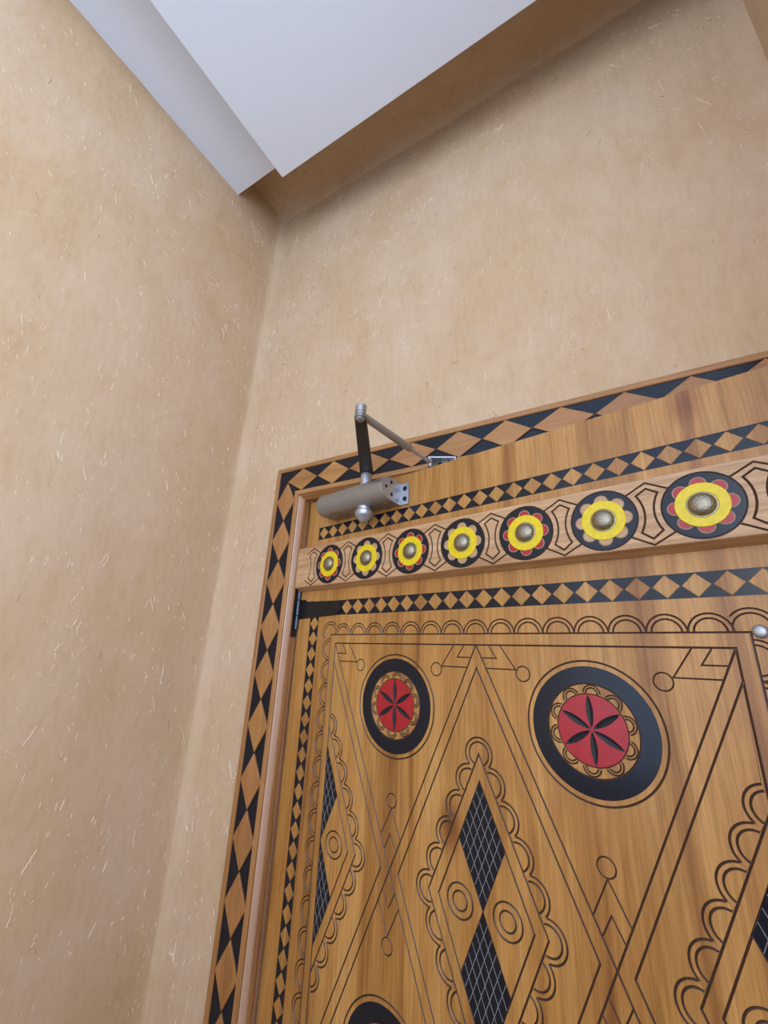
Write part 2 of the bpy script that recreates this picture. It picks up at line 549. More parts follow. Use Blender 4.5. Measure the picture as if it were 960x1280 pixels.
def sweep_u(prof, m_v, m_h, name, label=None):
    """One moulding run up the left jamb, over the head and down the right, mitred; prof = (inset from the outer edge, y)."""
    out = []
    n = len(prof)
    def leg(side):
        bm = bmesh.new()
        lo, hi = [], []
        for i, y in prof:
            x = XO_L + i if side < 0 else XO_R - i
            lo.append(bm.verts.new((x, y, 0.0)))
            hi.append(bm.verts.new((x, y, TOP - i)))
        for k in range(n):
            j = (k + 1) % n
            bm.faces.new((lo[k], lo[j], hi[j], hi[k]))
        bm.faces.new(lo); bm.faces.new(hi)
        return bm
    bm = bmesh.new()
    a = [bm.verts.new((XO_L + i, y, TOP - i)) for i, y in prof]
    b = [bm.verts.new((XO_R - i, y, TOP - i)) for i, y in prof]
    for k in range(n):
        j = (k + 1) % n
        bm.faces.new((a[k], a[j], b[j], b[k]))
    bm.faces.new(a); bm.faces.new(b)
    for bmx, mm in ((leg(-1), m_v), (leg(1), m_v), (bm, m_h)):
        o = trim_mesh(name, bmx, mm)
        if label: o['label'] = label
        out.append(o)
    return out

def rounded(i0, i1, yf, yb, r, seg=4, back=True):
    """A strip from inset i0 to i1, face at yf, with both front arrises rounded by r."""
    p = [(i0, yb)]
    p += [(i0 + r - r * math.cos(t), yf + r - r * math.sin(t)) for t in [PI / 2 * k / seg for k in range(seg + 1)]]
    p += [(i1 - r + r * math.sin(t), yf + r - r * math.cos(t)) for t in [PI / 2 * k / seg for k in range(seg + 1)]]
    p += [(i1, yb)]
    return p

sweep_u(rounded(0.0, 0.0125, YF, YW + 0.012, 0.003), M['casing_v'], M['casing_h'], 'outer_border')
BI0, BI1 = 0.0125, 0.0745
sweep_u([(BI0, YF + 0.0035), (BI1, YF + 0.0035), (BI1, YW + 0.012), (BI0, YW + 0.012)], M['black'], M['black'], 'inlay_bed', 'black lacquered bed of the diamond band')
sweep_u(rounded(BI1, 0.0872, YF - 0.0040, YF + 0.035, 0.0024), M['casing_v'], M['casing_h'], 'bead')
# the reveal beyond the bead: a face with reflected daylight put into its pale colour and two small steps back to the door
M['reveal'] = wood('reveal_painted_sheen', (0.62, 0.42, 0.31), (0.57, 0.37, 0.26), (0.50, 0.31, 0.20), 'z', 0.16, False, 0.3)
M['reveal'].node_tree.nodes['Principled BSDF'].inputs['Coat Weight'].default_value = 0.6
sweep_u([(0.0873, YF + 0.0010), (0.0881, YF - 0.0004), (0.0890, YF + 0.0002), (0.0910, YF + 0.0034), (0.0928, YF + 0.0076), (0.0938, YF + 0.0112), (0.0938, YF + 0.02), (0.0873, YF + 0.02)], M['reveal'], M['casing_h'], 'reveal')
nt = [(0.0880, YF + 0.0122), (0.0925, YF + 0.0122)]                # small reeds with dark quirks between them, back to the door
for y0, y1, f in ((0.0130, 0.0192, 0.0962), (0.0204, 0.0258, 0.0952), (0.0270, 0.0322, 0.0958)):
    nt += [(0.0930, YF + y0), (f - 0.0006, YF + y0 + 0.0002), (f, YF + (y0 + y1) / 2 - 0.001), (f, YF + (y0 + y1) / 2 + 0.001), (f - 0.0006, YF + y1 - 0.0002), (0.0930, YF + y1)]
nt += [(0.0905, YF + 0.0330), (0.0905, YF + 0.14), (0.0880, YF + 0.14)]
sweep_u(nt, M['casing_v'], M['casing_h'], 'reveal_reeds')

# diamonds of the casing: each a small block let into the black bed
def block(pts, y0, y1, ins=0.0009):
    """A low block in the XZ plane with a bevelled face."""
    c = (sum(p[0] for p in pts) / len(pts), sum(p[1] for p in pts) / len(pts))
    def sh(p, d):
        v = Vector((c[0] - p[0], c[1] - p[1]))
        return (p[0] + v.x / v.length * d, p[1] + v.y / v.length * d)
    bm = bmesh.new()
    rows = [[bm.verts.new((p[0], y1, p[1])) for p in pts],
            [bm.verts.new((p[0], y0 + ins * 0.7, p[1])) for p in pts],
            [bm.verts.new((*sh(p, ins * 1.4)[:1], y0, sh(p, ins * 1.4)[1])) for p in pts]]
    n = len(pts)
    for a, b in zip(rows, rows[1:]):
        for i in range(n):
            j = (i + 1) % n
            bm.faces.new((a[i], a[j], b[j], b[i]))
    bm.faces.new(rows[-1])
    return bm

def tint(k=0.13):
    t = 1 + random.uniform(-k, k)
    return (t, t * random.uniform(0.97, 1.03), t * random.uniform(0.93, 1.05), 1)

xc = XO_L + (BI0 + BI1) / 2
hw = (BI1 - BI0) / 2 - 0.0012
zt = [EYE + 0.4285 - 0.1042 * k for k in range(20)]
for z1, z0 in zip(zt, zt[1:]):
    if z0 < 0: break
    for cx in (xc, XO_R - (BI0 + BI1) / 2):
        trim_mesh('diamond', block([(cx - hw, (z0 + z1) / 2), (cx, z0 + 0.001), (cx + hw, (z0 + z1) / 2), (cx, z1 - 0.001)], YF - 0.0004, YF + 0.006), M['casing_v'], color=tint())
zc = TOP - (BI0 + BI1) / 2
tx = [-0.7560, -0.6568, -0.5600, -0.4488, -0.3340, -0.2331, -0.1355, -0.0270, 0.0720, 0.1640, XO_R - (BI0 + BI1) / 2]
for x0, x1 in zip(tx, tx[1:]):
    trim_mesh('diamond', block([(x0 + 0.001, zc), ((x0 + x1) / 2, zc - hw), (x1 - 0.001, zc), ((x0 + x1) / 2, zc + hw)], YF - 0.0004, YF + 0.006), M['casing_h'], color=tint())

# ------------------------------------------------------------------ the door
TH = math.radians(9.98392)
UH = -0.8246                                # hinge-side edge, in door coordinates measured from the foot of the camera's perpendicular
DD = Vector((math.cos(TH), -math.sin(TH), 0))
NN = Vector((math.sin(TH), math.cos(TH), 0))
base = DD * UH + NN * 0.65
door = structure(empty('door_1', (base.x, base.y, 0.0), -TH), 'carved honey pine door with black, red and yellow ornament, standing ajar')
def P(u, v, d=0.0):                         # door coordinates (u along, v above the eye line, d into the leaf)
    return (u - UH, d, v + EYE)

UC = -0.3603
UR = 2 * UC - UH
VT, VB = 0.3756, -1.592
VC = -0.317                                 # middle of the carved panel
PH = 0.1665                                 # quarter of the panel's width
IH, IV = 0.333, 0.348                       # inner frame line
OW, OV = 0.3493, 0.3655                     # outer frame line

cv = Carver()
cv.outline([(UH, VB), (UR, VB), (UR, VT), (UH, VT)])
STAVES = [UH, -0.742, -0.6615, -0.585, -0.497, -0.4225, -0.338, -0.262, -0.171, -0.093, -0.012, UR]
for s in STAVES[1:-1]:
    cv.line([(s, VB), (s, VT)])
# bands of diamonds: rectangles left out of the face and filled by inlay
BANDS = {'upper': (-0.7805, 0.060, 0.2695, 0.3005), 'lower': (-0.8246, UR, 0.0895, 0.1210),
         'left': (-0.7825, -0.7535, VC - (0.0895 - VC), 0.0895), 'right': (2 * UC + 0.7535, 2 * UC + 0.7825, VC - (0.0895 - VC), 0.0895),
         'foot': (-0.8246, UR, 2 * VC - 0.1210, 2 * VC - 0.0895)}
for a, b, c, d in BANDS.values():
    cv.outline([(a, c), (b, c), (b, d), (a, d)])
MED = [(UC + sx * PH, VC + sv * 0.2437) for sv in (1, -1) for sx in (-1, 1)]
RM = 0.0783
for x, y in MED:
    cv.outline(circle(x, y, RM, 72))
    cv.groove('carved_ring:%.3f:%.3f' % (x, y), circle(x, y, 0.0850, 72), 0.0013, 0.0013, True)

G = lambda i, p, hw=0.00125, dp=0.0013, closed=False: cv.groove(i, p, hw, dp, closed)
# frame lines
G('carved_frame_line:0', [(UC - OW, VC - OV), (UC + OW, VC - OV), (UC + OW, VC + OV), (UC - OW, VC + OV)], 0.0012, 0.0013, True)
G('carved_frame_line:1', [(UC - IH, VC - IV), (UC + IH, VC - IV), (UC + IH, VC + IV), (UC - IH, VC + IV)], 0.0013, 0.0014, True)
# the big crossing diagonals
for sx in (-1, 1):
    G('carved_diagonal:%d' % sx, [(UC, VC + IV), (UC + sx * IH, VC - IV)])
    G('carved_diagonal:%d' % (sx * 2), [(UC + sx * IH, VC + IV), (UC, VC - IV)])
RV, RU = 0.3125, 0.1486
G('carved_rhombus:c', [(UC, VC + RV), (UC + RU, VC), (UC, VC - RV), (UC - RU, VC)], closed=True)
for s in (-1, 1):
    G('carved_rhombus:%d' % s, [(UC + s * IH, VC + RV), (UC + s * (IH - RU), VC), (UC + s * IH, VC - RV)])
# small rhombus, lattice and scallops; whole at the centre, half at each side
QU, QV = 0.0898, 0.1905
def rhomb(cx, clip, key):
    """clip: 0 whole, +1 keep the part right of cx, -1 the part left."""
    sides = [1] if clip > 0 else [-1] if clip < 0 else [-1, 1]
    if clip == 0:
        G('carved_small_rhombus:' + key, [(cx, VC + QV), (cx + QU, VC), (cx, VC - QV), (cx - QU, VC)], closed=True)
        G('carved_small_rhombus:i' + key, [(cx, VC + 0.1543), (cx + 0.072, VC), (cx, VC - 0.1543), (cx - 0.072, VC)], closed=True)
    else:
        s = sides[0]
        G('carved_small_rhombus:' + key, [(cx, VC + QV), (cx + s * QU, VC), (cx, VC - QV)])
        G('carved_small_rhombus:i' + key, [(cx, VC + 0.1543), (cx + s * 0.072, VC), (cx, VC - 0.1543)])
    for s in sides:
        for r in (0.0205, 0.0113):
            G('carved_target:%s%d%f' % (key, s, r), circle(cx + s * 0.0360, VC + 0.001, r, 32), 0.0013, 0.0012, True)
    # inner half lines that bound the lattice diamonds
    for sv in (1, -1):
        for s in sides:
            G('carved_lattice_edge:%s%d%d' % (key, sv, s), [(cx, VC), (cx + s * 0.036, VC + sv * 0.07715)], 0.0008, 0.0010)
    loops = []
    nrm = lambda p: (cx + p[0], VC + p[1])
    for sv in (1, -1):
        loops.append(nrm((0, sv * QV)))
        for s in sides:
            for k in range(1, 5):
                loops.append(nrm((s * QU * k / 5, sv * QV * (1 - k / 5))))
    for s in sides:
        loops.append(nrm((s * QU, 0)))
    RO, RI = 0.0222, 0.0160
    for li, (lx, ly) in enumerate(loops):
        for r in (RO, RI):
            N = 40
            ok = []
            for i in range(N):
                t = 2 * PI * i / N
                x, y = lx + r * math.cos(t), ly + r * math.sin(t)
                out = abs(x - cx) / QU + abs(y - VC) / QV > 1.0
                if clip and (x - cx) * sides[0] < 0.0005: out = False
                for lj, (mx, my) in enumerate(loops):
                    if lj != li and math.hypot(x - mx, y - my) < r - 0.0002: out = False
                ok.append(out)
            if not any(ok): continue
            st = next(i for i in range(N) if ok[i] and not ok[i - 1])
            run = []
            i = st
            while ok[i % N] and len(run) < N:
                run.append((lx + r * math.cos(2 * PI * i / N), ly + r * math.sin(2 * PI * i / N)))
                i += 1
            if len(run) > 2:
                G('carved_scallop:%s%d' % (key, li), run, 0.0013, 0.0014)
rhomb(UC, 0, 'c')
rhomb(UC - IH, 1, 'l')
rhomb(UC + IH, -1, 'r')
# lattice diamonds: left out of the face, filled by black lattice pieces
def lat_poly(cx, sv, clip):
    top, mid = (cx, VC + sv * 0.1543), (cx, VC)
    a, b = (cx - 0.036, VC + sv * 0.07715), (cx + 0.036, VC + sv * 0.07715)
    if clip == 0: return [top, a, mid, b]
    return [top, (b if clip > 0 else a), mid]
LAT = [(UC, 1, 0), (UC, -1, 0), (UC - IH, 1, 1), (UC - IH, -1, 1), (UC + IH, 1, -1), (UC + IH, -1, -1)]
def in_lat(Pn):
    m = np.zeros(len(Pn), bool)
    for cx, sv, clip in LAT:
        k = np.abs(Pn[:, 0] - cx) / 0.036 + np.abs(Pn[:, 1] - (VC + sv * 0.07715)) / 0.07715 < 1
        if clip: k &= (Pn[:, 0] - cx) * clip > 0
        m |= k
    return m
for q in LAT:
    cv.outline(lat_poly(*q))
# little crowns and feet where the diagonals cross and meet the frame
for sx in (-1, 1):
    ux = UC + sx * PH
    for sv in (1, -1):
        k = 'x%d%d' % (sx, sv)
        G('carved_small_circle:' + k, circle(ux, VC + sv * 0.0957, 0.0105, 28), 0.0010, 0.0011, True)
        G('carved_chevron:o' + k, [(ux - 0.0208, VC + sv * 0.0437), (ux, VC + sv * 0.0845), (ux + 0.0208, VC + sv * 0.0437)], 0.0010, 0.0011)
        G('carved_chevron:i' + k, [(ux - 0.0125, VC + sv * 0.0265), (ux, VC + sv * 0.0496), (ux + 0.0125, VC + sv * 0.0265)], 0.0010, 0.0011)
for cx, sides in ((UC, (-1, 1)), (UC - IH, (1,)), (UC + IH, (-1,))):
    for s in sides:
        for sv in (1, -1):
            k = 'a%.2f%d%d' % (cx, s, sv)
            q = lambda a, b: (cx + s * a, VC + sv * (IV - b))
            G('carved_small_circle:' + k, circle(*q(0.0771, 0.0405), 0.0106, 28), 0.0010, 0.0011, True)
            G('carved_foot:o' + k, [q(0.0416, 0.0), q(0.0660, 0.0352), q(0.0170, 0.0352)], 0.0010, 0.0011)
            G('carved_foot:i' + k, [q(0.0220, 0.0), q(0.0352, 0.0198), q(0.0096, 0.0198)], 0.0010, 0.0011)
# scallop border round the panel
NT = 15
for sv in (1, -1):
    for k in range(NT):
        cx = UC + (k - (NT - 1) / 2) * 0.0447
        for r in (0.0222, 0.0165):
            pts = arc(cx, VC + sv * OV, r, 0.03, PI - 0.03, 16)
            if sv < 0: pts = [(a, 2 * (VC - OV) - b) for a, b in pts]
            G('carved_scallop:t%d%d' % (sv, k), pts, 0.0012, 0.0013)
for sx in (-1, 1):
    for k in range(-8, 8):
        cy = VC + (k + 0.5) * 0.0447
        for r in (0.0220, 0.0163):
            pts = [(UC + sx * (OW + r * math.sin(t)), cy + r * math.cos(t)) for t in [0.03 + (PI - 0.06) * i / 16 for i in range(17)]]
            G('carved_scallop:s%d%d' % (sx, k), pts, 0.0011, 0.0012)
    for sv in (1, -1):
        cx, cy = UC + sx * (OW + 0.0025), VC + sv * (OV + 0.0035)
        for r in (0.0232, 0.0178):
            pts = []
            for i in range(61):
                t = math.atan2(sv, sx) - PI + 2 * PI * i / 60
                x, y = cx + r * math.cos(t), cy + r * math.sin(t)
                if abs(x - UC) < OW + 0.0005 and abs(y - VC) < OV + 0.0005: continue
                if abs(x - UC) < OW - 0.0165 or abs(y - VC) < OV - 0.0082: continue
                pts.append((x, y))
            G('carved_corner_loop:%d%d' % (sx, sv), pts, 0.0011, 0.0012)
cv.solve()
cen = cv.cen
drop = in_lat(cen)
for a, b, c, d in BANDS.values():
    drop |= inside_rect(cen, a, b, c, d)
for x, y in MED:
    drop |= np.hypot(cen[:, 0] - x, cen[:, 1] - y) < RM * 0.9995
keep = ~drop
STINT = [(1.06, 1.03, 1.0), (1.00, 0.97, 0.93), (1.10, 1.08, 1.06), (0.92, 0.87, 0.82), (1.05, 1.02, 0.97), (0.97, 0.93, 0.88), (1.07, 1.05, 1.02), (1.0, 0.97, 0.96), (0.95, 0.93, 0.92), (1.08, 1.06, 1.05), (0.98, 0.95, 0.93)]
for k, (a, b) in enumerate(zip(STAVES, STAVES[1:])):
    me = cv.mesh('stave', keep & (cv.gid < 0) & (cen[:, 0] >= a) & (cen[:, 0] < b), M['door'], P)
    link('stave', me, door, (*STINT[k], 1))
for gi, key in enumerate(cv.names):
    me = cv.mesh(key.split(':')[0], keep & (cv.gid == gi), M['groove'], P)
    if me: link(key.split(':')[0], me, door)
# the body of the leaf behind the carved face
def door_box(name, m, u0, u1, v0, v1, d0, d1, bev=0.0, color=None, parent=None):
    return box(name, m, parent or door, (u0 - UH, u1 - UH, d0, d1, v0 + EYE, v1 + EYE), bev, color)
door_box('leaf_core', M['door'], UH, UR, VB, VT, 0.0019, 0.044)
for nm, q in (('leaf_edge', (UH, UH + 0.0004, VB, VT)), ('leaf_edge', (UR - 0.0004, UR, VB, VT)), ('leaf_edge', (UH, UR, VT - 0.0004, VT))):
    door_box(nm, M['door'], *q, 0.0, 0.0019)

# inlaid bands on the leaf
def inlay(name, rect, pitch, start, vertical, n0=None):
    a, b, c, d = rect
    bed = door_box('inlay_bed', M['black'], a - 0.0003, b + 0.0003, c - 0.0003, d + 0.0003, 0.0005, 0.0024)
    bed['label'] = 'black lacquered band with wooden diamonds'
    if vertical:
        cx, h = (a + b) / 2, (b - a) / 2 - 0.0008
        t = start
        while t - pitch > c - 0.004:
            pts = [(cx - h - UH, t - pitch / 2 + EYE), (cx - UH, t - pitch + 0.0008 + EYE), (cx + h - UH, t - pitch / 2 + EYE), (cx - UH, t - 0.0008 + EYE)]
            link('diamond', bm_mesh('diamond', block(pts, -0.0002, 0.0022, 0.0007), M['door']), bed, tint(0.1))
            t -= pitch
    else:
        cy, h = (c + d) / 2, (d - c) / 2 - 0.0008
        t = start
        while t + pitch < b + 0.004:
            pts = [(t + 0.0008 - UH, cy + EYE), (t + pitch / 2 - UH, cy - h + EYE), (t + pitch - 0.0008 - UH, cy + EYE), (t + pitch / 2 - UH, cy + h + EYE)]
            link('diamond', bm_mesh('diamond', block(pts, -0.0002, 0.0022, 0.0007), M['door']), bed, tint(0.1))
            t += pitch
inlay('upper', BANDS['upper'], 0.03225, -0.7795, False)
inlay('lower', BANDS['lower'], 0.03235, -0.6830, False)
inlay('foot', BANDS['foot'], 0.03235, -0.8124, False)
inlay('left', BANDS['left'], 0.0328, 0.0895, True)
inlay('right', BANDS['right'], 0.0328, 0.0895, True)

# black lattice diamonds with pale scored lines
M['score'] = paint('scored_line', (0.33, 0.31, 0.31), 0.5, 0.4, bumpy=0)
for cx, sv, clip in LAT:
    lc = Carver()
    poly = lat_poly(cx, sv, clip)
    lc.outline(poly)
    t0, m0 = np.array((cx, VC + sv * 0.1543)), np.array((cx, VC))
    e1, e2 = np.array((-0.036, -sv * 0.07715)), np.array((0.036, -sv * 0.07715))
    nn = 6
    for i in range(1, nn):
        for a, b in ((e1, e2), (e2, e1)):
            p, q = t0 + a * i / nn, t0 + a * i / nn + b
            if clip:
                # keep the part on the clip side of cx
                sgn = clip
                pp, qq = (p[0] - cx) * sgn, (q[0] - cx) * sgn
                if pp <= 1e-5 and qq <= 1e-5: continue
                if pp < 0: p = p + (q - p) * (-pp / (qq - pp))
                elif qq < 0: q = q + (p - q) * (-qq / (pp - qq))
            d = (q - p) / np.linalg.norm(q - p)
            lc.groove('scored_line', [p + d * 0.0006, q - d * 0.0006], 0.00038, 0.0005)
    lc.solve()
    c = lc.cen
    inn = np.abs(c[:, 0] - cx) / 0.036 + np.abs(c[:, 1] - (VC + sv * 0.07715)) / 0.07715 < 1.0005
    if clip: inn &= (c[:, 0] - cx) * clip > -1e-6
    lat = link('lattice_diamond', lc.mesh('lattice_diamond', inn & (lc.gid < 0), M['black'], lambda u, v, d: P(u, v, d + 0.0003)), door)
    lat['label'] = 'black diamond scored with pale crossing lines'
    s = link('scored_line', lc.mesh('scored_line', inn & (lc.gid >= 0), M['score'], lambda u, v, d: P(u, v, d + 0.0003)), lat)
    s['kind'] = 'stuff'

# medallions of the panel: black ring, scalloped wood ring, red disc with six black petals
mc = Carver()
mc.outline(circle(0, 0, RM, 72))
mc.groove('ring_groove', circle(0, 0, 0.0560, 64), 0.0009, 0.0011, True)
mc.groove('ring_groove', circle(0, 0, 0.0434, 64), 0.0007, 0.0010, True)
for k in range(10):
    t = 2 * PI * (k + 0.35) / 10
    x, y = 0.0440 * math.cos(t), 0.0440 * math.sin(t)
    for r in (0.0106, 0.0072):
        run = [(x + r * math.cos(t + a), y + r * math.sin(t + a)) for a in [(-0.56 + 1.12 * i / 14) * PI for i in range(15)]]
        run = [p for p in run if math.hypot(*p) > 0.0444]
        mc.groove('carved_scallop:%d' % k, run, 0.0011, 0.0011)
def petal(t, r0=0.0012, r1=0.0427, w=0.0044):
    up_, dn = [], []
    for i in range(13):
        s = i / 12
        r = r0 + (r1 - r0) * s
        h = w * math.sin(PI * s) ** 0.85
        up_.append((r, h)); dn.append((r, -h))
    rot = lambda p: (p[0] * math.cos(t) - p[1] * math.sin(t), p[0] * math.sin(t) + p[1] * math.cos(t))
    return [rot(p) for p in up_], [rot(p) for p in dn], [rot((r0 + (r1 - r0) * i / 12, 0)) for i in range(13)]
PET = [petal(PI / 2 + k * PI / 3 + 0.02) for k in range(6)]
for a, b, c in PET:
    mc.pts(a, False); mc.pts(b, False); mc.pts(c, False)
mc.solve()
r_ = np.hypot(mc.cen[:, 0], mc.cen[:, 1])
ang = np.arctan2(mc.cen[:, 1], mc.cen[:, 0])
in_p = np.full(len(r_), -1)
for k in range(6):
    t = PI / 2 + k * PI / 3 + 0.02
    s = (mc.cen[:, 0] * math.cos(t) + mc.cen[:, 1] * math.sin(t) - 0.0012) / (0.0427 - 0.0012)
    h = np.abs(-mc.cen[:, 0] * math.sin(t) + mc.cen[:, 1] * math.cos(t))
    ok = (s > 0) & (s < 1)
    lim = np.where(ok, 0.0044 * np.sin(PI * np.clip(s, 0, 1)) ** 0.85, 0)
    in_p[ok & (h < lim)] = k
for i in range(len(mc.V)):                 # petals are hollowed to a keel
    for a, b, c in PET:
        for j in range(2, 11):
            if abs(mc.V[i][0] - c[j][0]) + abs(mc.V[i][1] - c[j][1]) < 1e-6: mc.dep[i] = 0.0016
nog = mc.gid < 0
ML = lambda u, v, d: (u, d, v)
med_parts = []
def mp(name, sel, m, label=None):
    me = mc.mesh(name, sel, m, ML)
    if me: med_parts.append((name, me, label))
mp('black_ring', nog & (r_ > 0.0560) & (r_ < RM), M['black'], 'black lacquered ring')
mp('scallop_ring', nog & (r_ > 0.0434) & (r_ < 0.0560), M['door'], 'bare wood ring')
for k, key in enumerate(mc.names):
    mp(key.split(':')[0], mc.gid == k, M['groove'])
mp('red_disc', nog & (r_ < 0.0434) & (in_p < 0), M['red'], 'red lacquered disc')
for k in range(6):
    mp('petal', in_p == k, M['dull_black'], 'black hollowed petal')
for x, y in MED:
    e = empty('medallion', P(x, y, 0.0), 0, door)
    e['label'] = 'round medallion, black ring around a red disc with six black petals'
    for name, me, label in med_parts:
        o = link(name, me, e)
        if label: o['label'] = label

# raised rail with spools and seven rosettes
W = 0.024
RVC = 0.1990
r0v, r1v = 0.1540, 0.2470
ul, ur = -0.8205, 2 * UC + 0.8205
bc = Carver()
bc.outline([(ul, r0v), (ur, r0v), (ur, r1v), (ul, r1v)])
RX = [-0.7079 + 0.1132 * k for k in range(7)]
RR = 0.0440
for x in RX:
    bc.outline(circle(x, RVC, RR, 56))
spx = [x + 0.0566 for x in RX] + [RX[0] - 0.0566]
SPT = [(0, 0.0345), (0.0125, 0.0288)]
for k, x in enumerate(spx):
    side = lambda s, a0, a1, n=8: [(x + s * (0.0566 - 0.0512 * math.cos(t)), RVC + 0.0512 * math.sin(t)) for t in [a0 + (a1 - a0) * i / n for i in range(n + 1)]]
    right = side(1, 0.54, -0.52)
    left = side(-1, -0.52, 0.54)
    bc.groove('carved_spool:i%d' % k, [(x, RVC + 0.0345)] + right + [(x, RVC - 0.0353)] + left, 0.0014, 0.0014, True)
    bc.groove('carved_spool:o%d' % k, [(x - 0.0235, RVC + 0.0300), (x, RVC + 0.0428), (x + 0.0235, RVC + 0.0300)], 0.0013, 0.0013)
    bc.groove('carved_spool:o%d' % k, [(x - 0.0235, RVC - 0.0305), (x, RVC - 0.0435), (x + 0.0235, RVC - 0.0305)], 0.0013, 0.0013)
bc.solve()
c = bc.cen
hole = np.zeros(len(c), bool)
for x in RX:
    hole |= np.hypot(c[:, 0] - x, c[:, 1] - RVC) < RR * 0.999
PW = lambda u, v, d: P(u, v, d - W)
rail = link('carved_rail', bc.mesh('carved_rail', ~hole & (bc.gid < 0), M['rail'], PW), door)
rail['label'] = 'raised moulded rail carved with spools'
for k, key in enumerate(bc.names):
    me = bc.mesh('carved_spool', ~hole & (bc.gid == k), M['groove'], PW)
    if me: link('carved_spool', me, rail)
prof = [(r0v - 0.0065, 0.0005), (r0v - 0.0065, -0.0040), (r0v - 0.0040, -0.0130), (r0v - 0.0012, -W + 0.0018), (r0v, -W), (r0v, -W + 0.0025),
        (r1v, -W + 0.0025), (r1v, -W), (r1v + 0.0012, -W + 0.0018), (r1v + 0.0040, -0.0130), (r1v + 0.0065, -0.0040), (r1v + 0.0065, 0.0005)]
bm = extrude_poly([(d, v) for v, d in prof], (0, 1, 0), (0, 0, 1), (1, 0, 0), ul - UH, ur - UH, (0, 0, EYE))
link('rail_body', bm_mesh('rail_body', bm, M['rail']), rail)

# rosette: black disc with eight scalloped petals, yellow ring, hammered bronze stud
rc = Carver()
rc.outline(circle(0, 0, RR, 56))
rc.groove('rim_groove', circle(0, 0, 0.0425, 56), 0.0006, 0.0009, True)
lob = []
for k in range(8):
    t = 2 * PI * (k + 0.5) / 8 + PI / 8
    pts = [(0.0278 * math.cos(t) + 0.0086 * math.cos(t + a), 0.0278 * math.sin(t) + 0.0086 * math.sin(t + a)) for a in [(-0.62 + 1.24 * i / 12) * PI for i in range(13)]]
    pts = [p for p in pts if math.hypot(*p) > 0.0262]
    lob.append((t, pts))
    rc.groove('petal_outline:%d' % k, pts, 0.0007, 0.0009)
rc.outline(circle(0, 0, 0.0262, 48))
rc.solve()
rr = np.hypot(rc.cen[:, 0], rc.cen[:, 1])
in_l = np.full(len(rr), -1)
for k, (t, pts) in enumerate(lob):
    dd = np.hypot(rc.cen[:, 0] - 0.0278 * math.cos(t), rc.cen[:, 1] - 0.0278 * math.sin(t))
    in_l[(dd < 0.0083) & (rr > 0.0262)] = k
nog = rc.gid < 0
M['pale_edge'] = paint('scraped_edge', (0.46, 0.33, 0.25), 0.5, 0.4, wear=(0.06, 0.03, 0.03), bumpy=0)
ros = {}
for style in ('red', 'rail'):
    L = [('black_disc', rc.mesh('black_disc', nog & (in_l < 0), M['black'], ML))]
    L.append(('rim_groove', rc.mesh('rim_groove', rc.gid == rc.names.index('rim_groove'), M['groove'], ML)))
    for k in range(8):
        L.append(('petal', rc.mesh('petal', nog & (in_l == k), M[style], ML)))
        L.append(('petal_outline', rc.mesh('petal_outline', rc.gid == rc.names.index('petal_outline:%d' % k), M['pale_edge'], ML)))
    ros[style] = [(n, m) for n, m in L if m]
ax = (0, -1, 0)
ring_me = bm_mesh('yellow_ring', lathe_bm([(0.0165, -0.001), (0.0165, 0.0008), (0.0172, 0.0014), (0.0280, 0.0014), (0.0287, 0.0008), (0.0287, -0.001)], 48, (0, 0, 0), ax), M['yellow'], True, 35)
dome = [(0.0166, 0.0004), (0.0164, 0.0014), (0.0152, 0.0016)] + [(0.0150 * math.cos(a), 0.0016 + 0.0085 * math.sin(a)) for a in [PI / 2 * i / 8 for i in range(9)]]
dome[-1] = (0.0, dome[-1][1])
stud_me = bm_mesh('metal_stud', lathe_bm(dome, 32, (0, 0, 0), ax), M['stud'], True, 50)
for k, x in enumerate(RX):
    style = 'red' if k % 2 == 0 else 'rail'
    e = empty('rosette', P(x, RVC, -W), 0, door)
    e['label'] = 'black rosette with %s petals around a yellow ring and bronze stud' % ('red' if style == 'red' else 'bare wood')
    for n, me in ros[style]:
        o = link(n, me, e)
    link('yellow_ring', ring_me, e)['label'] = 'yellow painted ring'
    link('metal_stud', stud_me, e)['label'] = 'hammered bronze dome'

boss = link('silver_boss', bm_mesh('silver_boss', lathe_bm([(0.0078, -0.001), (0.0078, 0.0004), (0.0068, 0.0016), (0.0042, 0.0026), (0.0, 0.0029)], 24, P(-0.0024, 0.0490, 0), ax), M['silver'], True, 50), door)  # shallow silver-coloured dome in the corner loop
boss['label'] = 'bright domed boss in the corner loop of the carved panel'

# strap hinge
hinge = empty('strap_hinge', P(UH, 0.105, 0), 0, door)
hinge['label'] = 'black painted iron strap hinge at the upper left of the door'
hl = Vector(hinge.location)
def hpart(name, bm, m, smooth=False):
    bmesh.ops.translate(bm, vec=-hl, verts=bm.verts)
    return link(name, bm_mesh(name, bm, m, smooth, 40 if smooth else None), hinge)
sp = [(-0.8245, 0.0835), (-0.700, 0.0893), (-0.6835, 0.0970), (-0.6805, 0.1050), (-0.6835, 0.1130), (-0.700, 0.1205), (-0.800, 0.1230), (-0.805, 0.1275), (-0.8245, 0.1275)]
hpart('strap', extrude_poly([(a - UH, b + EYE) for a, b in sp], X, Z, Y, -0.0022, 0.0008), M['iron'])
for u, v in ((-0.700, 0.106), (-0.745, 0.103), (-0.79, 0.108)):
    hpart('screw', lathe_bm([(0.0032, 0.0), (0.0032, 0.0026), (0.0022, 0.0036), (0.0, 0.0038)], 14, P(u, v, 0), ax), M['iron'], True)
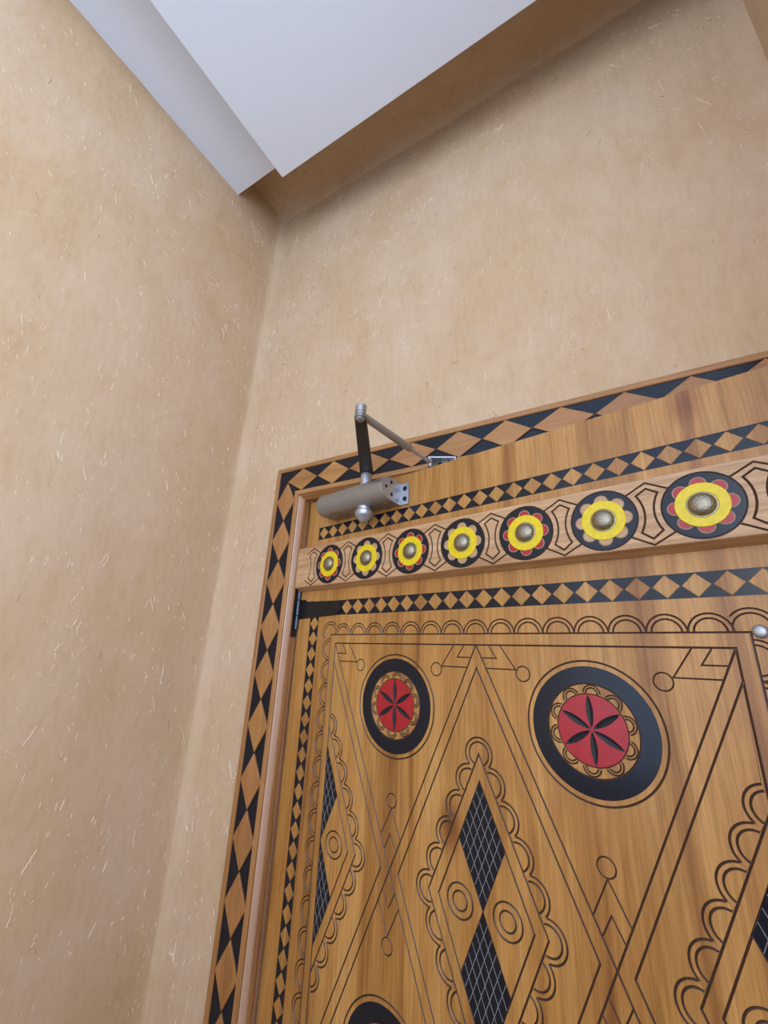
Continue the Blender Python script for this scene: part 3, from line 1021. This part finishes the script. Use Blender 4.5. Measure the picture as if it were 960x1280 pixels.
for v0, v1 in ((0.0600, 0.0905), (0.0912, 0.1270), (0.1277, 0.1560)):
    hpart('knuckle', lathe_bm([(0.0042, 0), (0.0050, 0.0008), (0.0050, v1 - v0 - 0.0008), (0.0042, v1 - v0)], 20, P(UH - 0.0005, v0, -0.0052), Z), M['pin'], True)
jl = box_bm(-0.7035, -0.7012, YF + 0.0150, YF + 0.0345, 0.0430 + EYE, 0.1740 + EYE, 0.0004)
bmesh.ops.transform(jl, matrix=Matrix.Rotation(TH, 4, 'Z') @ Matrix.Translation((-base.x, -base.y, 0)), verts=jl.verts)
hpart('jamb_leaf', jl, M['iron'])

# ------------------------------------------------------------------ door closer
def PW3(u, v, w):                           # door coordinates to the world, w out of the leaf
    q = DD * u + NN * (0.65 - w)
    return Vector((q.x, q.y, v + EYE))
closer_base = PW3(-0.630, 0.305, 0.0)
closer = empty('door_closer', closer_base, -TH)
closer['label'] = 'silver grey hydraulic door closer with a dark folding arm, screwed above the door rosettes'
closer['category'] = 'door closer'
inv = Matrix.Rotation(TH, 4, 'Z') @ Matrix.Translation(-closer_base)
def cpart(name, bm, m, smooth=False, angle=40, parent=None, label=None):
    """bm given in world coordinates."""
    bmesh.ops.transform(bm, matrix=inv, verts=bm.verts)
    o = link(name, bm_mesh(name, bm, m, smooth, angle if smooth else None), parent or closer)
    if label: o['label'] = label
    return o
OUT = -NN
# body: rounded section (w, v) carried along u, its far end rounded off
def section(k=1.0):
    """Closed outline of the housing, (w, v): flat back, full round front."""
    p = [(0.004, 0.3085), (0.020, 0.3065)]
    for i in range(13):
        t = -PI / 2 + PI * i / 12
        p.append((0.0385 + 0.0265 * math.cos(t), 0.3325 + 0.0262 * math.sin(t)))
    p += [(0.020, 0.3590), (0.004, 0.3575)]
    return p
def body_bm():
    sec = section()
    cw, cvv = 0.034, 0.3325
    st = [(-0.5275, 1.0), (-0.7170, 1.0)]
    for i in range(1, 7):
        a = PI / 2 * i / 6
        st.append((-0.7170 - 0.0150 * math.sin(a), 1 - 0.34 * (1 - math.cos(a))))
    bm = bmesh.new()
    rings = []
    for u, s in st:
        rings.append([bm.verts.new(PW3(u, cvv + (v - cvv) * s, max(0.003, cw + (w - cw) * s) if w > 0.01 else w)) for w, v in sec])
    n = len(sec)
    for a, b in zip(rings, rings[1:]):
        for i in range(n):
            j = (i + 1) % n
            bm.faces.new((a[i], a[j], b[j], b[i]))
    bm.faces.new(rings[0]); bm.faces.new(rings[-1])
    return bm
cpart('housing', body_bm(), M['silver'], True, 50, label='silver grey rounded housing')
# end bracket: cheek plate and foot
UE = -0.5265
chk = [(0.002, 0.3060), (0.030, 0.3075)]
for i in range(11):
    t = -PI / 2 + PI * i / 10
    chk.append((0.0400 + 0.0262 * math.cos(t), 0.3328 + 0.0245 * math.sin(t)))
chk += [(0.024, 0.3580), (0.010, 0.3545), (0.002, 0.3545)]
def prism_uv(pts, u_a, u_b):
    bm = bmesh.new()
    A = [bm.verts.new(PW3(u_a, v, w)) for w, v in pts]
    B = [bm.verts.new(PW3(u_b, v, w)) for w, v in pts]
    bm.faces.new(A); bm.faces.new(B)
    for i in range(len(pts)):
        j = (i + 1) % len(pts)
        bm.faces.new((A[i], A[j], B[j], B[i]))
    return bm
plate = cpart('end_bracket', prism_uv(chk, -0.5275, -0.5245), M['bright'], label='bright zinc end bracket')
foot = bmesh.new()
fp = [(-0.5250, 0.3065), (-0.5045, 0.3065), (-0.5045, 0.3540), (-0.5250, 0.3540)]
A = [foot.verts.new(PW3(u, v, 0.0005)) for u, v in fp]
B = [foot.verts.new(PW3(u, v, 0.0045)) for u, v in fp]
foot.faces.new(A); foot.faces.new(B)
for i in range(4):
    foot.faces.new((A[i], A[(i + 1) % 4], B[(i + 1) % 4], B[i]))
cpart('bracket_foot', foot, M['bright'], parent=plate)
for v in (0.3185, 0.3415):
    cpart('screw', lathe_bm([(0.0052, 0.0), (0.0052, 0.0010), (0.0034, 0.0012), (0.0030, 0.0004), (0, 0.0004)], 20, PW3(-0.5135, v, 0.0042), OUT), M['hole'], True, parent=plate)
for w, v in ((0.052, 0.3335), (0.036, 0.3470), (0.034, 0.3210)):
    cpart('screw', lathe_bm([(0.0036, 0.0), (0.0036, 0.0008), (0.0022, 0.0010), (0.0018, 0.0003), (0, 0.0003)], 16, PW3(-0.5246, v, w), DD), M['hole'], True, parent=plate)
# spindle: cap below, collar above
PU, PWD = -0.5990, 0.0340
pv = PW3(PU, 0, PWD)
cap = [(0.0, 0.2745), (0.0075, 0.2745), (0.0087, 0.2760), (0.0180, 0.2870), (0.0196, 0.2900), (0.0196, 0.2975), (0.0176, 0.2995), (0.0150, 0.3000), (0.0150, 0.3110)]
cap = [(r, v + EYE) for r, v in cap]
cpart('spindle_cap', lathe_bm(cap, 36, (pv.x, pv.y, 0), Z), M['bright'], True, 30, label='bright zinc cap under the spindle')
col = [(0.0122, 0.356 + EYE), (0.0122, 0.3845 + EYE), (0.0112, 0.3855 + EYE)]
cpart('spindle_collar', lathe_bm(col, 32, (pv.x, pv.y, 0), Z), M['bright'], True, 30)
# main arm from the spindle towards the room
HA = 0.3855
elbow = Vector((-0.3690, 0.5135, HA + EYE))
p0 = Vector((pv.x, pv.y, HA + EYE))
d = (elbow - p0); L_ = d.length; d.normalize()
s = Vector((-d.y, d.x, 0))
out = []
for t, h in [(a, 0.0142) for a in [PI / 2 + PI * i / 8 for i in range(9)]]:
    out.append((h * math.cos(t), h * math.sin(t)))
for t in [-PI / 2 + PI * i / 8 for i in range(9)]:
    out.append((L_ + 0.0098 * math.cos(t), 0.0098 * math.sin(t)))
arm = extrude_poly(out, d, s, Z, 0.0, 0.0075, p0)
cpart('main_arm', arm, M['armdark'], label='flat dark steel main arm')
# elbow joint
elz = elbow.z
cpart('elbow_joint', lathe_bm([(0.0, elz - 0.0045), (0.0050, elz - 0.0042), (0.0075, elz - 0.0020), (0.0085, elz + 0.0), (0.0097, elz + 0.0006), (0.0097, elz + 0.0100), (0.0088, elz + 0.0104),
      (0.0088, elz + 0.0112), (0.0097, elz + 0.0116), (0.0097, elz + 0.0240), (0.0088, elz + 0.0250), (0.0, elz + 0.0250)], 32, (elbow.x, elbow.y, 0), Z), M['silver'], True, 30)
# shoe on the casing head
SH = Vector((-0.3420, YF - 0.0030, EYE + 0.3880))
rod_a = elbow + Vector((0.0, 0.0, 0.0085))
rod_b = SH + Vector((0.006, -0.021, 0.001))
rd = (rod_b - rod_a); RL = rd.length; rd.normalize()
cpart('forearm_lug', lathe_bm([(0.0045, 0.004), (0.0066, 0.012), (0.0066, 0.020), (0.0056, 0.024)], 20, rod_a, rd), M['silver'], True, 40)
cpart('forearm_tube', lathe_bm([(0.0056, 0.022), (0.0066, 0.024), (0.0073, RL * 0.40), (0.0073, RL * 0.66), (0.0060, RL * 0.68), (0.0042, RL * 0.68)], 24, rod_a, rd), M['silver'], True, 40, label='silver grey forearm tube')
cpart('forearm_rod', lathe_bm([(0.0038, RL * 0.66), (0.0036, RL * 0.95), (0.0046, RL * 0.96), (0.0046, RL)], 20, rod_a, rd), M['bright'], True, 40, label='thin bright adjusting rod')
def wbox(x0, x1, y0, y1, z0, z1, b=0.0005):
    return box_bm(x0, x1, y0, y1, z0, z1, b)
sx0, sx1, sy = SH.x, SH.x + 0.056, YF - 0.0030
sz0, sz1 = EYE + 0.3815, EYE + 0.3985
shoe = cpart('shoe', wbox(sx0 + 0.002, sx1, sy - 0.0030, sy + 0.001, sz0, sz1), M['silver'], label='bright zinc arm shoe on the casing head')
wedge = [(sx0, sy - 0.002), (sx1, sy - 0.002), (sx1, sy - 0.0062), (sx0 + 0.013, sy - 0.0270), (sx0 + 0.004, sy - 0.0285), (sx0 - 0.001, sy - 0.0240)]
low_wedge = [(sx0, sy - 0.002), (sx1, sy - 0.002), (sx1, sy - 0.0062), (sx0 + 0.013, sy - 0.0120), (sx0 + 0.004, sy - 0.0130), (sx0 - 0.001, sy - 0.0110)]
for fl, za, zb in ((wedge, sz1 - 0.0026, sz1), (low_wedge, sz0, sz0 + 0.0026)):
    cpart('shoe_flange', extrude_poly(fl, X, Y, Z, za, zb), M['bright'], parent=shoe)
cpart('shoe_end', wbox(sx1 - 0.0035, sx1, sy - 0.0066, sy - 0.0025, sz0, sz1), M['bright'], parent=shoe)
cpart('shoe_pivot', lathe_bm([(0.0052, 0.0), (0.0052, 0.022), (0.0042, 0.0235), (0.0, 0.0235)], 20, (SH.x + 0.006, sy - 0.0210, sz0 - 0.003), Z), M['silver'], True, 30, parent=shoe)
for dx in (0.020, 0.040):
    cpart('screw', lathe_bm([(0.0042, 0.0), (0.0042, 0.0010), (0.0026, 0.0013), (0.0022, 0.0005), (0, 0.0005)], 18, (SH.x + dx, sy - 0.0029, (sz0 + sz1) / 2), (0, -1, 0)), M['hole'], True, parent=shoe)
